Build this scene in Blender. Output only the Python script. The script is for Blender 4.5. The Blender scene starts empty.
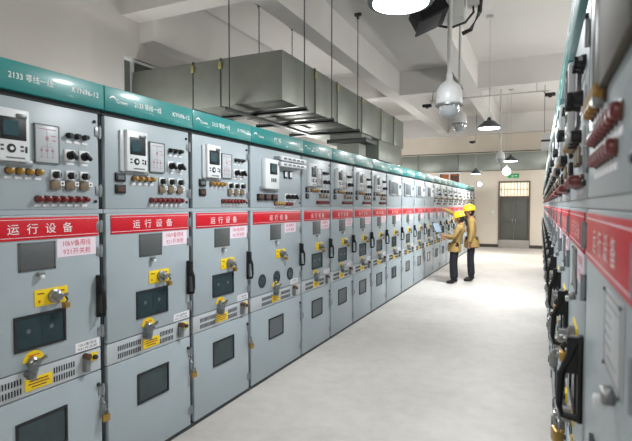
import bpy, bmesh, math, random
from mathutils import Vector, Matrix
random.seed(7)
SC = bpy.context.scene
COL = SC.collection
PI = math.pi

# ------------------------------------------------------------------ materials
def lin(c):
    return tuple((v/255/12.92) if v/255 <= .04045 else ((v/255+.055)/1.055)**2.4 for v in c)

def mat(name, rgb, rough=.5, metal=0.0, noise=0.0, nscale=8.0, bump=0.0, bscale=60.0, spec=.5, coat=0.0, emit=None, estr=0.0, stretch=None):
    m = bpy.data.materials.new(name); m.use_nodes = True
    nt = m.node_tree; b = nt.nodes['Principled BSDF']
    c = lin(rgb) + (1,)
    b.inputs['Base Color'].default_value = c
    b.inputs['Roughness'].default_value = rough
    b.inputs['Metallic'].default_value = metal
    b.inputs['Specular IOR Level'].default_value = spec
    b.inputs['Coat Weight'].default_value = coat
    b.inputs['Coat Roughness'].default_value = .12
    if emit:
        b.inputs['Emission Color'].default_value = lin(emit) + (1,)
        b.inputs['Emission Strength'].default_value = estr
    if noise or bump:
        tc = nt.nodes.new('ShaderNodeTexCoord')
        src = tc.outputs['Object']
        if stretch:
            mp = nt.nodes.new('ShaderNodeMapping'); mp.inputs['Scale'].default_value = stretch
            nt.links.new(src, mp.inputs[0]); src = mp.outputs[0]
    if noise:
        n = nt.nodes.new('ShaderNodeTexNoise'); n.inputs['Scale'].default_value = nscale
        n.inputs['Detail'].default_value = 6; n.inputs['Roughness'].default_value = .6
        nt.links.new(src, n.inputs['Vector'])
        r = nt.nodes.new('ShaderNodeValToRGB')
        r.color_ramp.elements[0].position = .3; r.color_ramp.elements[1].position = .7
        r.color_ramp.elements[0].color = tuple(x*(1-noise) for x in c[:3]) + (1,)
        r.color_ramp.elements[1].color = tuple(min(1, x*(1+noise)) for x in c[:3]) + (1,)
        nt.links.new(n.outputs[0], r.inputs[0]); nt.links.new(r.outputs[0], b.inputs['Base Color'])
    if bump:
        n2 = nt.nodes.new('ShaderNodeTexNoise'); n2.inputs['Scale'].default_value = bscale
        nt.links.new(src, n2.inputs['Vector'])
        bp = nt.nodes.new('ShaderNodeBump'); bp.inputs['Strength'].default_value = bump
        bp.inputs['Distance'].default_value = .01
        nt.links.new(n2.outputs[0], bp.inputs['Height']); nt.links.new(bp.outputs[0], b.inputs['Normal'])
    return m

M = {}
M['steel']   = mat('cabinet_paint', (165,177,183), .38, noise=.03, nscale=3, bump=.03, bscale=300)
M['body']    = mat('shaded_carcass', (82,90,94), .55, noise=.03)  # carcass colour darkened to paint in the shade of the door gaps
M['plinth']  = mat('plinth_dark', (60,66,70), .6, noise=.05)
M['teal']    = mat('teal_header', (0,124,122), .38, noise=.07, nscale=5, spec=.6, coat=.3)
M['white']   = mat('white_print', (235,238,238), .5, noise=.01)
M['offwhite']= mat('white_plastic', (222,226,228), .4, noise=.02)
M['black']   = mat('black_plastic', (12,13,15), .5, noise=.05, nscale=30)
M['gasket']  = mat('black_rubber', (28,32,34), .7, noise=.05)
M['glass']   = mat('dark_window_glass', (42,60,64), .12, noise=.22, nscale=7, spec=.6)
M['mesh']    = mat('inner_mesh_grey', (92,100,104), .5, noise=.1, nscale=60)
M['floodblack'] = mat('matt_black_casting', (9,11,12), .75, noise=.05, spec=.2)
M['screen']  = mat('lcd_screen', (40,70,78), .2, noise=.12, nscale=20)
M['boxshade']= mat('grey_brown_shade', (82,77,66), .7, noise=.05)  # shade on the relay face put into its colour
M['red']     = mat('sign_red', (206,22,40), .38, noise=.03, nscale=4)
M['redtxt']  = mat('red_print', (205,40,80), .5, noise=.02)
M['pink']    = mat('sticker_paper', (236,222,232), .55, noise=.015)
M['paper']   = mat('white_tape', (232,232,236), .5, noise=.02)
M['ink']     = mat('black_print', (40,42,48), .5, noise=.02)
M['alu']     = mat('brushed_aluminium', (112,116,116), .4, metal=.6, noise=.06, nscale=30, stretch=(1,1,12))
M['diagram'] = mat('diagram_plate', (186,192,196), .35, noise=.02)
M['purple']  = mat('diagram_print', (166,124,144), .5, noise=.02)
M['yellow']  = mat('yellow_plate', (238,205,24), .45, noise=.05, nscale=20)
M['amber']   = mat('amber_lens', (160,122,44), .3, noise=.1, nscale=80, spec=.7)
M['maroon']  = mat('red_lens', (112,26,28), .3, noise=.1, nscale=80, spec=.7)
M['brown']   = mat('brown_bezel', (84,58,44), .45, noise=.1, nscale=60)
M['tagwood'] = mat('tan_tag', (116,102,80), .5, noise=.1, nscale=30)
M['metal']   = mat('hardware_steel', (150,152,152), .3, metal=.9, noise=.05, nscale=30)
M['hinge']   = mat('hinge_zinc', (146,152,156), .38, metal=.6, noise=.05, nscale=30)
M['brass']   = mat('padlock_brass', (186,150,84), .32, metal=.8, noise=.06, nscale=40)
M['galv']    = mat('galvanised_sheet', (134,139,132), .42, metal=.5, noise=.07, nscale=3.0, bump=.04, bscale=9)
M['galvdark']= mat('galvanised_angle', (84,88,86), .5, metal=.5, noise=.06, nscale=10)
M['chalk']   = mat('yellow_sticker', (150,146,92), .5, noise=.05)
M['rod']     = mat('hanger_rod', (84,86,86), .5, metal=.6, noise=.05)
M['wall']    = mat('grey_plaster', (186,184,180), .9, noise=.03, nscale=1.3, bump=.05, bscale=40)
M['endwall'] = mat('cream_plaster', (214,205,192), .9, noise=.025, nscale=1.3, bump=.05, bscale=40)
M['ceil']    = mat('ceiling_plaster', (202,200,197), .9, noise=.025, nscale=1.2, bump=.05, bscale=40)
M['doorgrey']= mat('door_paint', (84,86,80), .5, noise=.05, nscale=5)
M['doorframe']=mat('door_frame_paint', (96,88,78), .5, noise=.05)
M['board']   = mat('threshold_board', (150,148,142), .45, noise=.05)
M['skirting']= mat('dark_skirting', (58,52,48), .6, noise=.05)
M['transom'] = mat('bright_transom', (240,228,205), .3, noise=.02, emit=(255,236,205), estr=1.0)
M['lampglow']= mat('lamp_diffuser', (255,255,255), .4, noise=.001, emit=(240,248,255), estr=9.0)
M['lampshell']=mat('lamp_housing', (58,66,70), .4, metal=.3, noise=.04)
M['camshell']= mat('camera_shell', (176,178,178), .4, noise=.02)
M['camdome'] = mat('camera_dome', (140,144,145), .2, noise=.02, spec=.7)
M['pipe']    = mat('grey_conduit', (176,176,174), .45, noise=.03)
M['exit']    = mat('exit_green', (20,120,70), .4, noise=.03, emit=(30,170,90), estr=.4)
M['brick']   = mat('orange_brick', (170,104,62), .8, noise=.3, nscale=9)
M['skin']    = mat('skin', (188,140,112), .55, noise=.05, nscale=30)
M['jacket']  = mat('tan_jacket', (158,130,76), .85, noise=.1, nscale=14, bump=.2, bscale=30)
M['trouser'] = mat('dark_trousers', (28,30,38), .9, noise=.12, nscale=14, bump=.2, bscale=30)
M['boot']    = mat('black_boots', (20,20,20), .5, noise=.05)
M['helmet']  = mat('yellow_helmet', (246,200,20), .3, noise=.03, coat=.3)
M['hair']    = mat('black_hair', (18,15,14), .6, noise=.1, nscale=60)
M['tablet']  = mat('blue_grey_tablet', (120,135,152), .3, noise=.05)
M['winglass']= mat('window_glass_dark', (92,98,92), .15, noise=.08, nscale=4)

def floor_mat():
    m = bpy.data.materials.new('polished_concrete'); m.use_nodes = True
    nt = m.node_tree; b = nt.nodes['Principled BSDF']
    tc = nt.nodes.new('ShaderNodeTexCoord')
    n1 = nt.nodes.new('ShaderNodeTexNoise'); n1.inputs['Scale'].default_value = .55; n1.inputs['Detail'].default_value = 5
    n2 = nt.nodes.new('ShaderNodeTexNoise'); n2.inputs['Scale'].default_value = 7; n2.inputs['Detail'].default_value = 8; n2.inputs['Roughness'].default_value = .7
    nt.links.new(tc.outputs['Object'], n1.inputs['Vector']); nt.links.new(tc.outputs['Object'], n2.inputs['Vector'])
    ad = nt.nodes.new('ShaderNodeMath'); ad.operation = 'MULTIPLY_ADD'; ad.inputs[1].default_value = .45
    nt.links.new(n2.outputs[0], ad.inputs[0]); nt.links.new(n1.outputs[0], ad.inputs[2])
    r = nt.nodes.new('ShaderNodeValToRGB')
    r.color_ramp.elements[0].position = .5; r.color_ramp.elements[1].position = .95
    r.color_ramp.elements[0].color = lin((174,170,164)) + (1,)
    r.color_ramp.elements[1].color = lin((212,208,203)) + (1,)
    nt.links.new(ad.outputs[0], r.inputs[0]); nt.links.new(r.outputs[0], b.inputs['Base Color'])
    mr = nt.nodes.new('ShaderNodeMapRange'); mr.inputs[3].default_value = .48; mr.inputs[4].default_value = .62
    nt.links.new(n1.outputs[0], mr.inputs[0]); nt.links.new(mr.outputs[0], b.inputs['Roughness'])
    bp = nt.nodes.new('ShaderNodeBump'); bp.inputs['Strength'].default_value = .06; bp.inputs['Distance'].default_value = .01
    nt.links.new(n2.outputs[0], bp.inputs['Height']); nt.links.new(bp.outputs[0], b.inputs['Normal'])
    return m
M['floor'] = floor_mat()

# ------------------------------------------------------------------ mesh builder
class MB:
    def __init__(s):
        s.v = []; s.f = []; s.m = []; s.mats = []
    def mi(s, key):
        if key not in s.mats: s.mats.append(key)
        return s.mats.index(key)
    def raw(s, vs, fs, key):
        o = len(s.v); k = s.mi(key)
        s.v += [tuple(p) for p in vs]
        for f in fs:
            s.f.append(tuple(i+o for i in f)); s.m.append(k)
        return s
    def box(s, x0, x1, y0, y1, z0, z1, key, bev=0.0, rot=None):
        bm = bmesh.new(); bmesh.ops.create_cube(bm, size=1)
        cx, cy, cz = (x0+x1)/2, (y0+y1)/2, (z0+z1)/2
        for v in bm.verts:
            v.co = Vector((v.co.x*(x1-x0), v.co.y*(y1-y0), v.co.z*(z1-z0)))
        if bev: bmesh.ops.bevel(bm, geom=list(bm.edges), offset=bev, segments=2, profile=.5, affect='EDGES')
        if rot is not None: bmesh.ops.transform(bm, matrix=rot.to_4x4(), verts=bm.verts)
        vs = [v.co + Vector((cx,cy,cz)) for v in bm.verts]
        bm.verts.index_update()
        fs = [[v.index for v in f.verts] for f in bm.faces]
        bm.free()
        return s.raw(vs, fs, key)
    def lathe(s, prof, key, origin=(0,0,0), axis='z', n=20, scale=(1,1)):
        # prof: (radius, height) pairs along the axis
        vs = []; fs = []
        for r, h in prof:
            for i in range(n):
                a = 2*PI*i/n
                p, q = r*math.cos(a)*scale[0], r*math.sin(a)*scale[1]
                if axis == 'z': c = (p, q, h)
                elif axis == 'y': c = (p, h, q)
                else: c = (h, p, q)
                vs.append((c[0]+origin[0], c[1]+origin[1], c[2]+origin[2]))
        for j in range(len(prof)-1):
            for i in range(n):
                a, b = j*n+i, j*n+(i+1) % n
                fs.append((a, b, b+n, a+n))
        fs.append(tuple(range(n))[::-1]); fs.append(tuple((len(prof)-1)*n+i for i in range(n)))
        return s.raw(vs, fs, key)
    def cyl_y(s, x, z, r, y0, y1, key, n=16):
        return s.lathe([(r, y0), (r, y1)], key, (x,0,z), 'y', n)
    def tube(s, pts, r, key, n=8):
        pts = [Vector(p) for p in pts]; vs = []; fs = []
        for i, p in enumerate(pts):
            d = (pts[min(i+1, len(pts)-1)] - pts[max(i-1, 0)]).normalized()
            up = Vector((0,0,1)) if abs(d.z) < .9 else Vector((1,0,0))
            a = d.cross(up).normalized(); b = d.cross(a)
            rr = r[i] if isinstance(r, (list, tuple)) else r
            for k in range(n):
                t = 2*PI*k/n
                vs.append(p + a*math.cos(t)*rr + b*math.sin(t)*rr)
        for i in range(len(pts)-1):
            for k in range(n):
                q, w = i*n+k, i*n+(k+1) % n
                fs.append((q, w, w+n, q+n))
        fs.append(tuple(range(n))[::-1]); fs.append(tuple((len(pts)-1)*n+i for i in range(n)))
        return s.raw(vs, fs, key)
    def prism_y(s, poly, y0, y1, key):
        n = len(poly)
        vs = [(x, y0, z) for x, z in poly] + [(x, y1, z) for x, z in poly]
        fs = [tuple(range(n)), tuple(range(2*n-1, n-1, -1))]
        fs += [(i, i+n, (i+1) % n+n, (i+1) % n) for i in range(n)]
        return s.raw(vs, fs, key)
    def frame(s, x0, x1, y0, y1, z0, z1, w, key):
        s.box(x0, x1, y0, y1, z1-w, z1, key); s.box(x0, x1, y0, y1, z0, z0+w, key)
        s.box(x0, x0+w, y0, y1, z0+w, z1-w, key); s.box(x1-w, x1, y0, y1, z0+w, z1-w, key)
        return s
    def mesh(s, name):
        me = bpy.data.meshes.new(name)
        me.from_pydata(s.v, [], s.f)
        for k in s.mats: me.materials.append(M[k])
        for p, k in zip(me.polygons, s.m): p.material_index = k; p.use_smooth = True
        bm = bmesh.new(); bm.from_mesh(me)
        bmesh.ops.recalc_face_normals(bm, faces=bm.faces); bm.to_mesh(me); bm.free()
        me.set_sharp_from_angle(angle=math.radians(38))
        return me
    def build(s, name, parent=None):
        return link(name, s.mesh(name), parent)

def link(name, me, parent=None):
    o = bpy.data.objects.new(name, me); COL.objects.link(o)
    if parent: o.parent = parent
    return o
def tag(o, label, cat, group=None, kind=None):
    if label: o['label'] = label
    if cat: o['category'] = cat
    if group: o['group'] = group
    if kind: o['kind'] = kind
    return o
def thing(name, loc, label, cat, group=None, rz=0.0):
    o = bpy.data.objects.new(name, None); COL.objects.link(o)
    o.location = loc; o.rotation_euler = (0,0,rz); o.empty_display_size = .1
    return tag(o, label, cat, group)
def struct(o): o['kind'] = 'structure'; return o
KIDS = {}
def kids(o): return [c for c in bpy.data.objects if c.parent == o]
def copy_tree(o, parent=None, table=None):
    c = o.copy(); COL.objects.link(c)
    if parent: c.parent = parent
    for ch in table.get(o.name, []): copy_tree(ch, c, table)
    return c
def child_table():
    t = {}
    for o in bpy.data.objects:
        if o.parent: t.setdefault(o.parent.name, []).append(o)
    return t

_TXT = {}
def text_mesh(body, size, key, width=None, res=2, sx=1.0):
    """printed characters as a mesh, in the x-z plane, facing -y, centred on the origin"""
    c = bpy.data.curves.new('lettering', 'FONT'); c.body = body; c.size = size; c.resolution_u = res
    c.align_x = 'CENTER'; c.align_y = 'CENTER'
    o = bpy.data.objects.new('lettering', c); COL.objects.link(o)
    bpy.context.view_layer.update()
    me = bpy.data.meshes.new_from_object(o.evaluated_get(bpy.context.evaluated_depsgraph_get()))
    bpy.data.objects.remove(o); bpy.data.curves.remove(c)
    xs = [v.co.x for v in me.vertices]; ys = [v.co.y for v in me.vertices]
    cx, cy = (max(xs)+min(xs))/2, (max(ys)+min(ys))/2
    k = (width/(max(xs)-min(xs))) if width else sx
    for v in me.vertices:
        v.co = Vector(((v.co.x-cx)*k, 0, v.co.y-cy))
    me.materials.clear(); me.materials.append(M[key])
    for p in me.polygons: p.material_index = 0
    return me
def put_text(name, body, size, key, x, y, z, parent, width=None):
    o = link(name, text_mesh(body, size, key, width), parent); o.location = (x, y, z); return o

# ------------------------------------------------------------------ switchgear cabinet
H = 2.30
def pilot(name, x, z, lens, root, r=.015, d=1.0):
    b = MB()
    b.lathe([(r*1.25, 0), (r*1.25, -.008*d), (r*1.05, -.012*d)], 'brown', (x,0,z), 'y', 12)
    b.lathe([(r, -.010*d), (r, -.030*d), (r*.8, -.038*d), (r*.3, -.041*d)], lens, (x,0,z), 'y', 12)
    b.box(x-.017, x+.017, -.003, 0, z-.038, z-.026, 'paper')
    return b.build(name, root)
def rotary(name, x, z, root, s=.032):
    b = MB(); b.box(x-s, x+s, -.006, 0, z-s, z+s, 'offwhite', .003)
    b.lathe([(.023, -.006), (.021, -.022), (.019, -.03)], 'black', (x,0,z), 'y', 14)
    b.box(x-.008, x+.008, -.048, -.028, z-.026, z+.026, 'black', .003, Matrix.Rotation(-.8, 3, 'Y'))
    b.box(x-.024, x+.024, -.003, 0, z-s-.018, z-s-.006, 'paper')
    return b.build(name, root)
def hinge(x, z, parent, name='hinge'):
    b = MB(); b.lathe([(.008, -.035), (.008, .035)], 'hinge', (x, -.004, z), 'z', 10)
    b.box(x-.03, x, -.005, 0, z-.026, z+.026, 'hinge', .002)
    b.box(x, x+.016, -.004, 0, z-.026, z+.026, 'hinge', .002)
    return b.build(name, parent)
def window(name, x0, x1, z0, z1, parent, key='glass'):
    b = MB(); b.frame(x0-.008, x1+.008, -.008, .002, z0-.008, z1+.008, .012, 'gasket')
    w = b.build(name, parent)
    return w
def sticker(px, root):
    b = MB(); b.box(px, px+.24, -.0022, 0, 1.347, 1.443, 'pink'); st = b.build('sticker', root); st['label'] = 'pale pink paper sticker with red print'
    put_text('lettering', '10kV备用线', .036, 'redtxt', px+.12, -.0026, 1.418, st, .17)
    put_text('lettering', '921开关柜', .036, 'redtxt', px+.12, -.0026, 1.374, st, .17)
def interlock(kx, root):
    b = MB(); b.box(kx, kx+.185, -.004, 0, 1.112, 1.196, 'yellow', .001)
    b.box(kx+.02, kx+.03, -.0048, -.004, 1.13, 1.142, 'red'); b.box(kx+.015, kx+.05, -.0048, -.004, 1.172, 1.178, 'maroon')
    b.box(kx+.13, kx+.165, -.0048, -.004, 1.172, 1.178, 'maroon')
    ip = b.build('interlock_plate', root); ip['label'] = 'yellow plate with a round grey key switch'
    b = MB(); b.lathe([(.036, -.004), (.036, -.02), (.03, -.024), (.024, -.026), (.022, -.05), (.016, -.054)], 'metal', (kx+.105,0,1.153), 'y', 20)
    b.box(kx+.075, kx+.165, -.04, -.026, 1.147, 1.163, 'metal', .004); b.build('key_switch', ip)
    b = MB(); b.tube([(kx+.15, -.03, 1.15), (kx+.152, -.045, 1.13), (kx+.15, -.03, 1.105), (kx+.14, -.02, 1.11)], .005, 'ink', 6); b.box(kx+.135, kx+.165, -.05, -.02, 1.085, 1.115, 'brass', .003); b.build('key', ip)
def make_cabinet(W, kind, root):
    h = W/2
    X = lambda s: s*W/.775 - h                    # a place across the front, measured on the common width
    # carcass
    b = MB(); b.box(-h+.001, h-.001, .045, 1.48, .03, 2.165, 'body')
    b.box(-h+.001, -h+.010, .03, .045, .03, 2.165, 'body'); 
    b.box(-h+.001, h-.001, .004, .045, 1.572, 1.596, 'steel')
    b.box(-h+.001, h-.001, .01, .045, 2.135, 2.165, 'gasket')
    b.build('carcass', root)
    b = MB(); b.box(-h+.001, h-.001, .012, 1.47, 0, .03, 'plinth'); b.build('plinth', root)
    b = MB(); b.box(-h+.0015, h-.0015, -.017, .05, 2.16, H, 'teal', .003); b.box(-h+.002, h-.002, .05, 1.48, 2.165, 2.19, 'body')
    hd = b.build('header_panel', root); hd['label'] = 'teal header panel with white lettering'
    # header print: swoosh mark, bay name, type
    hx = lambda f: (f-.5)*W
    b = MB(); pts = []
    for i in range(9):
        t = i/8; pts.append((hx(.045)+t*.05, 2.236+.02*math.sin(t*PI*.9)-.006*t))
    poly = [(x, z) for x, z in pts] + [(x, z-.004-.006*math.sin(i/8*PI)) for i, (x, z) in list(enumerate(pts))[::-1]]
    b.prism_y(poly, -.0185, -.0165, 'white'); b.build('logo_mark', hd)
    put_text('lettering', 'Crown', .030, 'white', hx(.165), -.0182, 2.226, hd)
    if kind != 'pt':
        put_text('lettering', '2133 零线一线', .040, 'white', hx(.44), -.0182, 2.232, hd, .23)
        put_text('lettering', 'KYN96-12', .040, 'white', hx(.84), -.0182, 2.232, hd, .17)
    else:
        put_text('lettering', 'PT 柜', .046, 'white', hx(.46), -.0182, 2.232, hd, .13)
        put_text('lettering', 'KYN96-12', .040, 'white', hx(.84), -.0182, 2.232, hd, .17)
    # doors
    L, R = -h+.012, h-.030
    b = MB(); b.box(L, R, 0, .03, 1.597, 2.132, 'steel', .004); di = b.build('instrument_door', root)
    for z in (1.70, 2.03): hinge(R+.006, z, di)
    for z in (1.64, 2.085): MB().lathe([(.009, 0), (.009, -.008), (.005, -.011)], 'ink', (R-.026, 0, z), 'y', 10).build('door_screw', di)
    wz0, wz1 = .915, 1.072
    holes = kind == 'pt'
    b = MB(); b.box(L, R, 0, .03, .812, 1.570, 'steel', .004); db = b.build('breaker_door', root)
    for z in (.90, 1.36, 1.50): hinge(R+.006, z, db)
    if not holes:
        x0, x1 = X(.245), X(.245)+.262
        w = window('viewing_window', x0, x1, wz0, wz1, db)
        MB().box(x0, x1, -.003, 0, wz0, wz1, 'glass').build('glass_pane', w)
        b = MB()
        for f in (.25, .72):
            b.lathe([(.012, -.004), (.012, -.0035)], 'mesh', (x0+.262*f, 0, wz0+.085), 'y', 12)
        b.box(x0+.132, x0+.138, -.0036, -.003, wz0, wz1, 'ink')
        b.build('breaker_front', w)
    else:
        for f in (.195, .46, .73):
            xx = f*W-h
            b = MB(); b.lathe([(.062, .002), (.062, -.006), (.052, -.006), (.05, .001)], 'gasket', (xx,0,.932), 'y', 24)
            w = b.build('viewing_window', db)
            MB().lathe([(.051, .001), (.051, -.003)], 'glass', (xx,0,.932), 'y', 24).build('glass_pane', w)
    b = MB(); b.box(L, R, 0, .03, .034, .676, 'steel', .004); dc = b.build('cable_door', root)
    for z in (.14, .56): hinge(R+.006, z, dc)
    x0, x1 = X(.245), X(.245)+.262
    w = window('viewing_window', x0, x1, .375, .553, dc)
    MB().box(x0, x1, -.003, 0, .375, .553, 'glass' if kind in ('near', 'meter') else 'mesh').build('glass_pane', w)
    b = MB(); b.lathe([(.011, 0), (.011, -.012), (.006, -.016)], 'ink', (R-.024, 0, .60), 'y', 10); b.build('door_screw', dc)
    # hasp of the cable door
    b = MB(); b.box(R-.012, R+.01, -.012, .0, .40, .52, 'hinge', .003)
    b.tube([(R-.002, -.012, .50), (R-.002, -.03, .48), (R-.002, -.03, .44), (R-.002, -.012, .42)], .005, 'metal', 6)
    b.build('hasp', root)
    # vent strip with two rows of slots
    b = MB(); b.box(L, R, .004, .03, .682, .806, 'diagram', .002)
    cx = X(.36)
    for z in (.716, .762):
        n = 13
        for sgn in (-1, 1):
            for i in range(n):
                x = cx + sgn*(.09+i*.0145)
                if L+.02 < x < R-.17: b.box(x-.0035, x+.0035, .0025, .005, z-.015, z+.015, 'gasket')
    b.build('vent_strip', root)
    # red running sign
    sx0, sx1 = -h+.045, h-.04
    b = MB(); b.box(sx0, sx1, -.004, 0, 1.448, 1.560, 'red', .001)
    b.box(sx0+.004, sx1-.004, -.0048, -.004, 1.460, 1.4625, 'pink'); b.box(sx0+.004, sx1-.004, -.0048, -.004, 1.5465, 1.549, 'pink')
    sg = b.build('status_sign', root); sg['label'] = 'red sign with four white characters'
    put_text('lettering', '运  行  设  备', .055, 'white', X(.39) if kind != 'pt' else 0, -.0052, 1.503, sg, .35)
    # nameplate (its code square is left blank)
    nx = X(.265) if kind != 'edge' else X(.435)
    b = MB(); b.box(nx, nx+.20, -.004, 0, 1.293, 1.437, 'alu' if kind != 'edge' else 'diagram', .001)
    b.frame(nx+.008, nx+.192, -.0046, -.004, 1.301, 1.429, .0016, 'ink')
    for i, (a, c) in enumerate(((.03, .17), (.02, .09), (.02, .09), (.02, .085), (.02, .09), (.05, .15))):
        b.box(nx+a, nx+c, -.0046, -.004, 1.412-i*.018, 1.4135-i*.018, 'mesh')
    for q in ((.006, .006), (.194, .006), (.006, .138), (.194, .138)):
        b.lathe([(.004, -.004), (.003, -.007)], 'ink', (nx+q[0], 0, 1.293+q[1]), 'y', 8)
    np_ = b.build('nameplate', root)
    b = MB(); b.box(nx+.09, nx+.13, -.02, 0, 1.263, 1.285, 'metal', .004); b.box(nx+.10, nx+.12, -.03, -.01, 1.255, 1.272, 'offwhite', .003); b.build('latch', np_)
    # paper sticker
    px = X(.475)
    if kind != 'edge':
      sticker(px, root)
    # yellow interlock plate with key switch
    if kind != 'edge': interlock(X(.345), root)
    # lower interlock: yellow half disc, swivelling lock, caution plate
    lx = X(.335)
    poly = [(lx+.058*math.cos(a), .842+.058*math.sin(a)) for a in [PI*i/14-.15 for i in range(15)]]
    b = MB(); b.prism_y(poly, -.004, 0, 'yellow'); b.box(lx-.03, lx+.03, -.0046, -.004, .875, .880, 'red')
    il = b.build('interlock_dial', root); il['label'] = 'yellow half disc with a steel lock'
    b = MB(); b.lathe([(.028, -.004), (.026, -.03), (.018, -.036), (.016, -.055)], 'metal', (lx-.012,0,.846), 'y', 16)
    b.box(lx-.05, lx-.015, -.06, -.02, .77, .85, 'metal', .006, Matrix.Rotation(.25, 3, 'Y'))
    b.lathe([(.017, -.065), (.017, -.02)], 'alu', (lx-.05,0,.80), 'y', 12); b.box(lx-.03, lx+.045, -.05, -.035, .846, .862, 'metal', .004, Matrix.Rotation(-.35, 3, 'Y')); b.build('lock_body', il)
    b = MB(); b.box(X(.29), X(.29)+.145, -.003, .005, .704, .764, 'yellow', .001)
    for z, q in ((.749, .10), (.735, .11), (.72, .08)): b.box(X(.29)+.07-q/2, X(.29)+.07+q/2, -.0036, -.003, z-.003, z+.003, 'maroon')
    b.build('caution_plate', root)['label'] = 'yellow caution plate with red print'
    tx = X(.575)
    b = MB(); b.box(tx, tx+.155, -.002, 0, .818, .868, 'paper'); tl = b.build('tape_label', root)
    put_text('lettering', '10kV备用线', .018, 'ink', tx+.078, -.0024, .853, tl, .115)
    put_text('lettering', '921开关柜', .018, 'ink', tx+.078, -.0024, .832, tl, .125)
    b = MB(); b.box(tx+.075, tx+.145, -.003, .004, .745, .79, 'yellow', .001); b.lathe([(.014, -.003), (.012, -.02)], 'ink', (tx+.12,0,.765), 'y', 12)
    b.box(tx+.045, tx+.075, -.03, .004, .70, .775, 'metal', .005); b.lathe([(.018, -.035), (.018, 0)], 'brown', (tx+.06, 0, .785), 'y', 10)
    b.build('earthing_lock', root)
    # black swing handle on the right edge
    b = MB(); yx = R-.018
    b.box(yx-.014, yx+.014, -.014, 0, .985, 1.225, 'black', .004)
    b.tube([(yx, -.012, 1.215), (yx, -.028, 1.17), (yx, -.052, 1.115), (yx, -.056, 1.03), (yx, -.05, 1.0), (yx, -.012, .995)], [.012, .012, .011, .009, .009, .011], 'black', 8)
    b.prism_y([(yx-.010, 1.22), (yx+.010, 1.22), (yx+.010, 1.12), (yx-.010, 1.12)], -.04, -.006, 'black')
    b.build('handle', root)['label'] = 'black swing handle'
    # ---- instruments
    if kind == 'meter':
        x0 = X(.10); b = MB(); b.box(x0, x0+.35, -.03, 0, 1.79, 2.03, 'diagram', .006); b.box(x0+.02, x0+.33, -.034, -.03, 1.81, 2.01, 'mesh', .002)
        mw = b.build('meter_window', root); mw['label'] = 'grey glazed meter window'
        b = MB(); b.box(X(.46), X(.46)+.20, -.04, 0, 1.80, 2.0, 'offwhite', .008); b.box(X(.46)+.05, X(.46)+.15, -.044, -.04, 1.90, 1.97, 'screen'); b.build('protection_relay', root)
    elif kind == 'pt':
        x0 = -h+.19; b = MB(); b.box(x0-.03, x0+.30, -.008, 0, 1.745, 1.79, 'hinge', .003)
        b.box(x0, x0+.25, -.05, 0, 1.765, 2.04, 'offwhite', .012)
        rl = b.build('protection_relay', root)
        b = MB(); b.box(x0+.07, x0+.20, -.054, -.05, 1.90, 2.0, 'black', .002); b.box(x0+.085, x0+.165, -.0555, -.054, 1.92, 1.985, 'screen'); b.build('screen', rl)
        b = MB(); [b.box(x0+.09+i*.035, x0+.115+i*.035, -.053, -.05, 1.83, 1.865, 'mesh', .002) for i in range(3)]; b.build('keypad', rl)
        for i, z in enumerate((2.06, 2.005)):
            b = MB(); b.box(-h+.44, h-.035, -.075, 0, z-.02, z+.022, 'offwhite', .005)
            for j in range(5): b.box(-h+.48+j*.09, -h+.535+j*.09, -.078, -.075, z-.008, z+.008, 'mesh')
            b.box(-h+.41, -h+.44, -.06, 0, z-.016, z+.016, 'hinge', .003)
            b.build('arc_monitor', root)
        for i in range(2):
            x = -h+.635+i*.1; b = MB(); b.box(x-.03, x+.03, -.012, 0, 1.88, 1.955, 'black', .003); b.box(x-.02, x+.02, -.014, -.012, 1.895, 1.945, 'white'); b.build('position_indicator', root)
        for i in range(3):
            x = -h+.16+i*.125; b = MB(); b.box(x-.05, x+.05, -.02, 0, 1.66, 1.72, 'black', .003); b.box(x-.035, x+.035, -.022, -.02, 1.68, 1.71, 'brown'); b.build('counter', root)
        for i in range(3): rotary('rotary_switch', -h+.66+i*.085, 1.70, root)
        for i in range(4): pilot('pilot_lamp', -h+.43+i*.046, 1.635, 'amber', root)
        for i in range(3): pilot('pilot_lamp', -h+.64+i*.046, 1.63, 'maroon', root)
    if kind == 'edge':
        b = MB(); b.box(X(.36), X(.36)+.38, -.016, 0, 1.80, 2.04, 'boxshade', .005)
        rl = b.build('protection_relay', root); rl['label'] = 'large relay shaded to grey brown with a bright metal edge'
        b = MB(); b.box(X(.335), X(.36)+.008, -.024, 0, 1.77, 2.10, 'metal', .005); b.build('metal_edge', rl)
        for i in range(5): pilot('pilot_lamp', X(.13+i*.056), 1.80, 'amber', root, .021, .6)
        for i in range(9): pilot('pilot_lamp', X(.17+i*.05), 1.725, 'maroon', root, .014, .45)
        for i in range(7): pilot('pilot_lamp', X(.22+i*.05), 1.675, 'maroon', root, .014, .45)
    if kind in ('near', 'far'):
        x0 = X(.150)
        b = MB(); b.box(x0-.035, x0+.005, -.012, 0, 1.822, 2.065, 'diagram', .004); b.box(x0-.02, x0+.195, -.010, 0, 1.806, 1.835, 'hinge', .003)
        b.box(x0, x0+.168, -.030, 0, 1.825, 2.072, 'offwhite', .008)
        rl = b.build('protection_relay', root); rl['label'] = 'white protection relay with a small screen'
        b = MB(); b.box(x0+.022, x0+.148, -.033, -.030, 1.925, 2.03, 'black', .002); b.box(x0+.036, x0+.108, -.0345, -.033, 1.945, 2.015, 'screen'); b.build('screen', rl)
        b = MB(); b.lathe([(.021, -.030), (.021, -.033)], 'black', (x0+.075,0,1.885), 'y', 16)
        b.lathe([(.009, -.033), (.009, -.036)], 'offwhite', (x0+.075,0,1.885), 'y', 12)
        for q in (.025, .12): 
            for z in (1.877, 1.896): b.box(x0+q, x0+q+.014, -.0325, -.030, z-.004, z+.004, 'ink')
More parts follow.
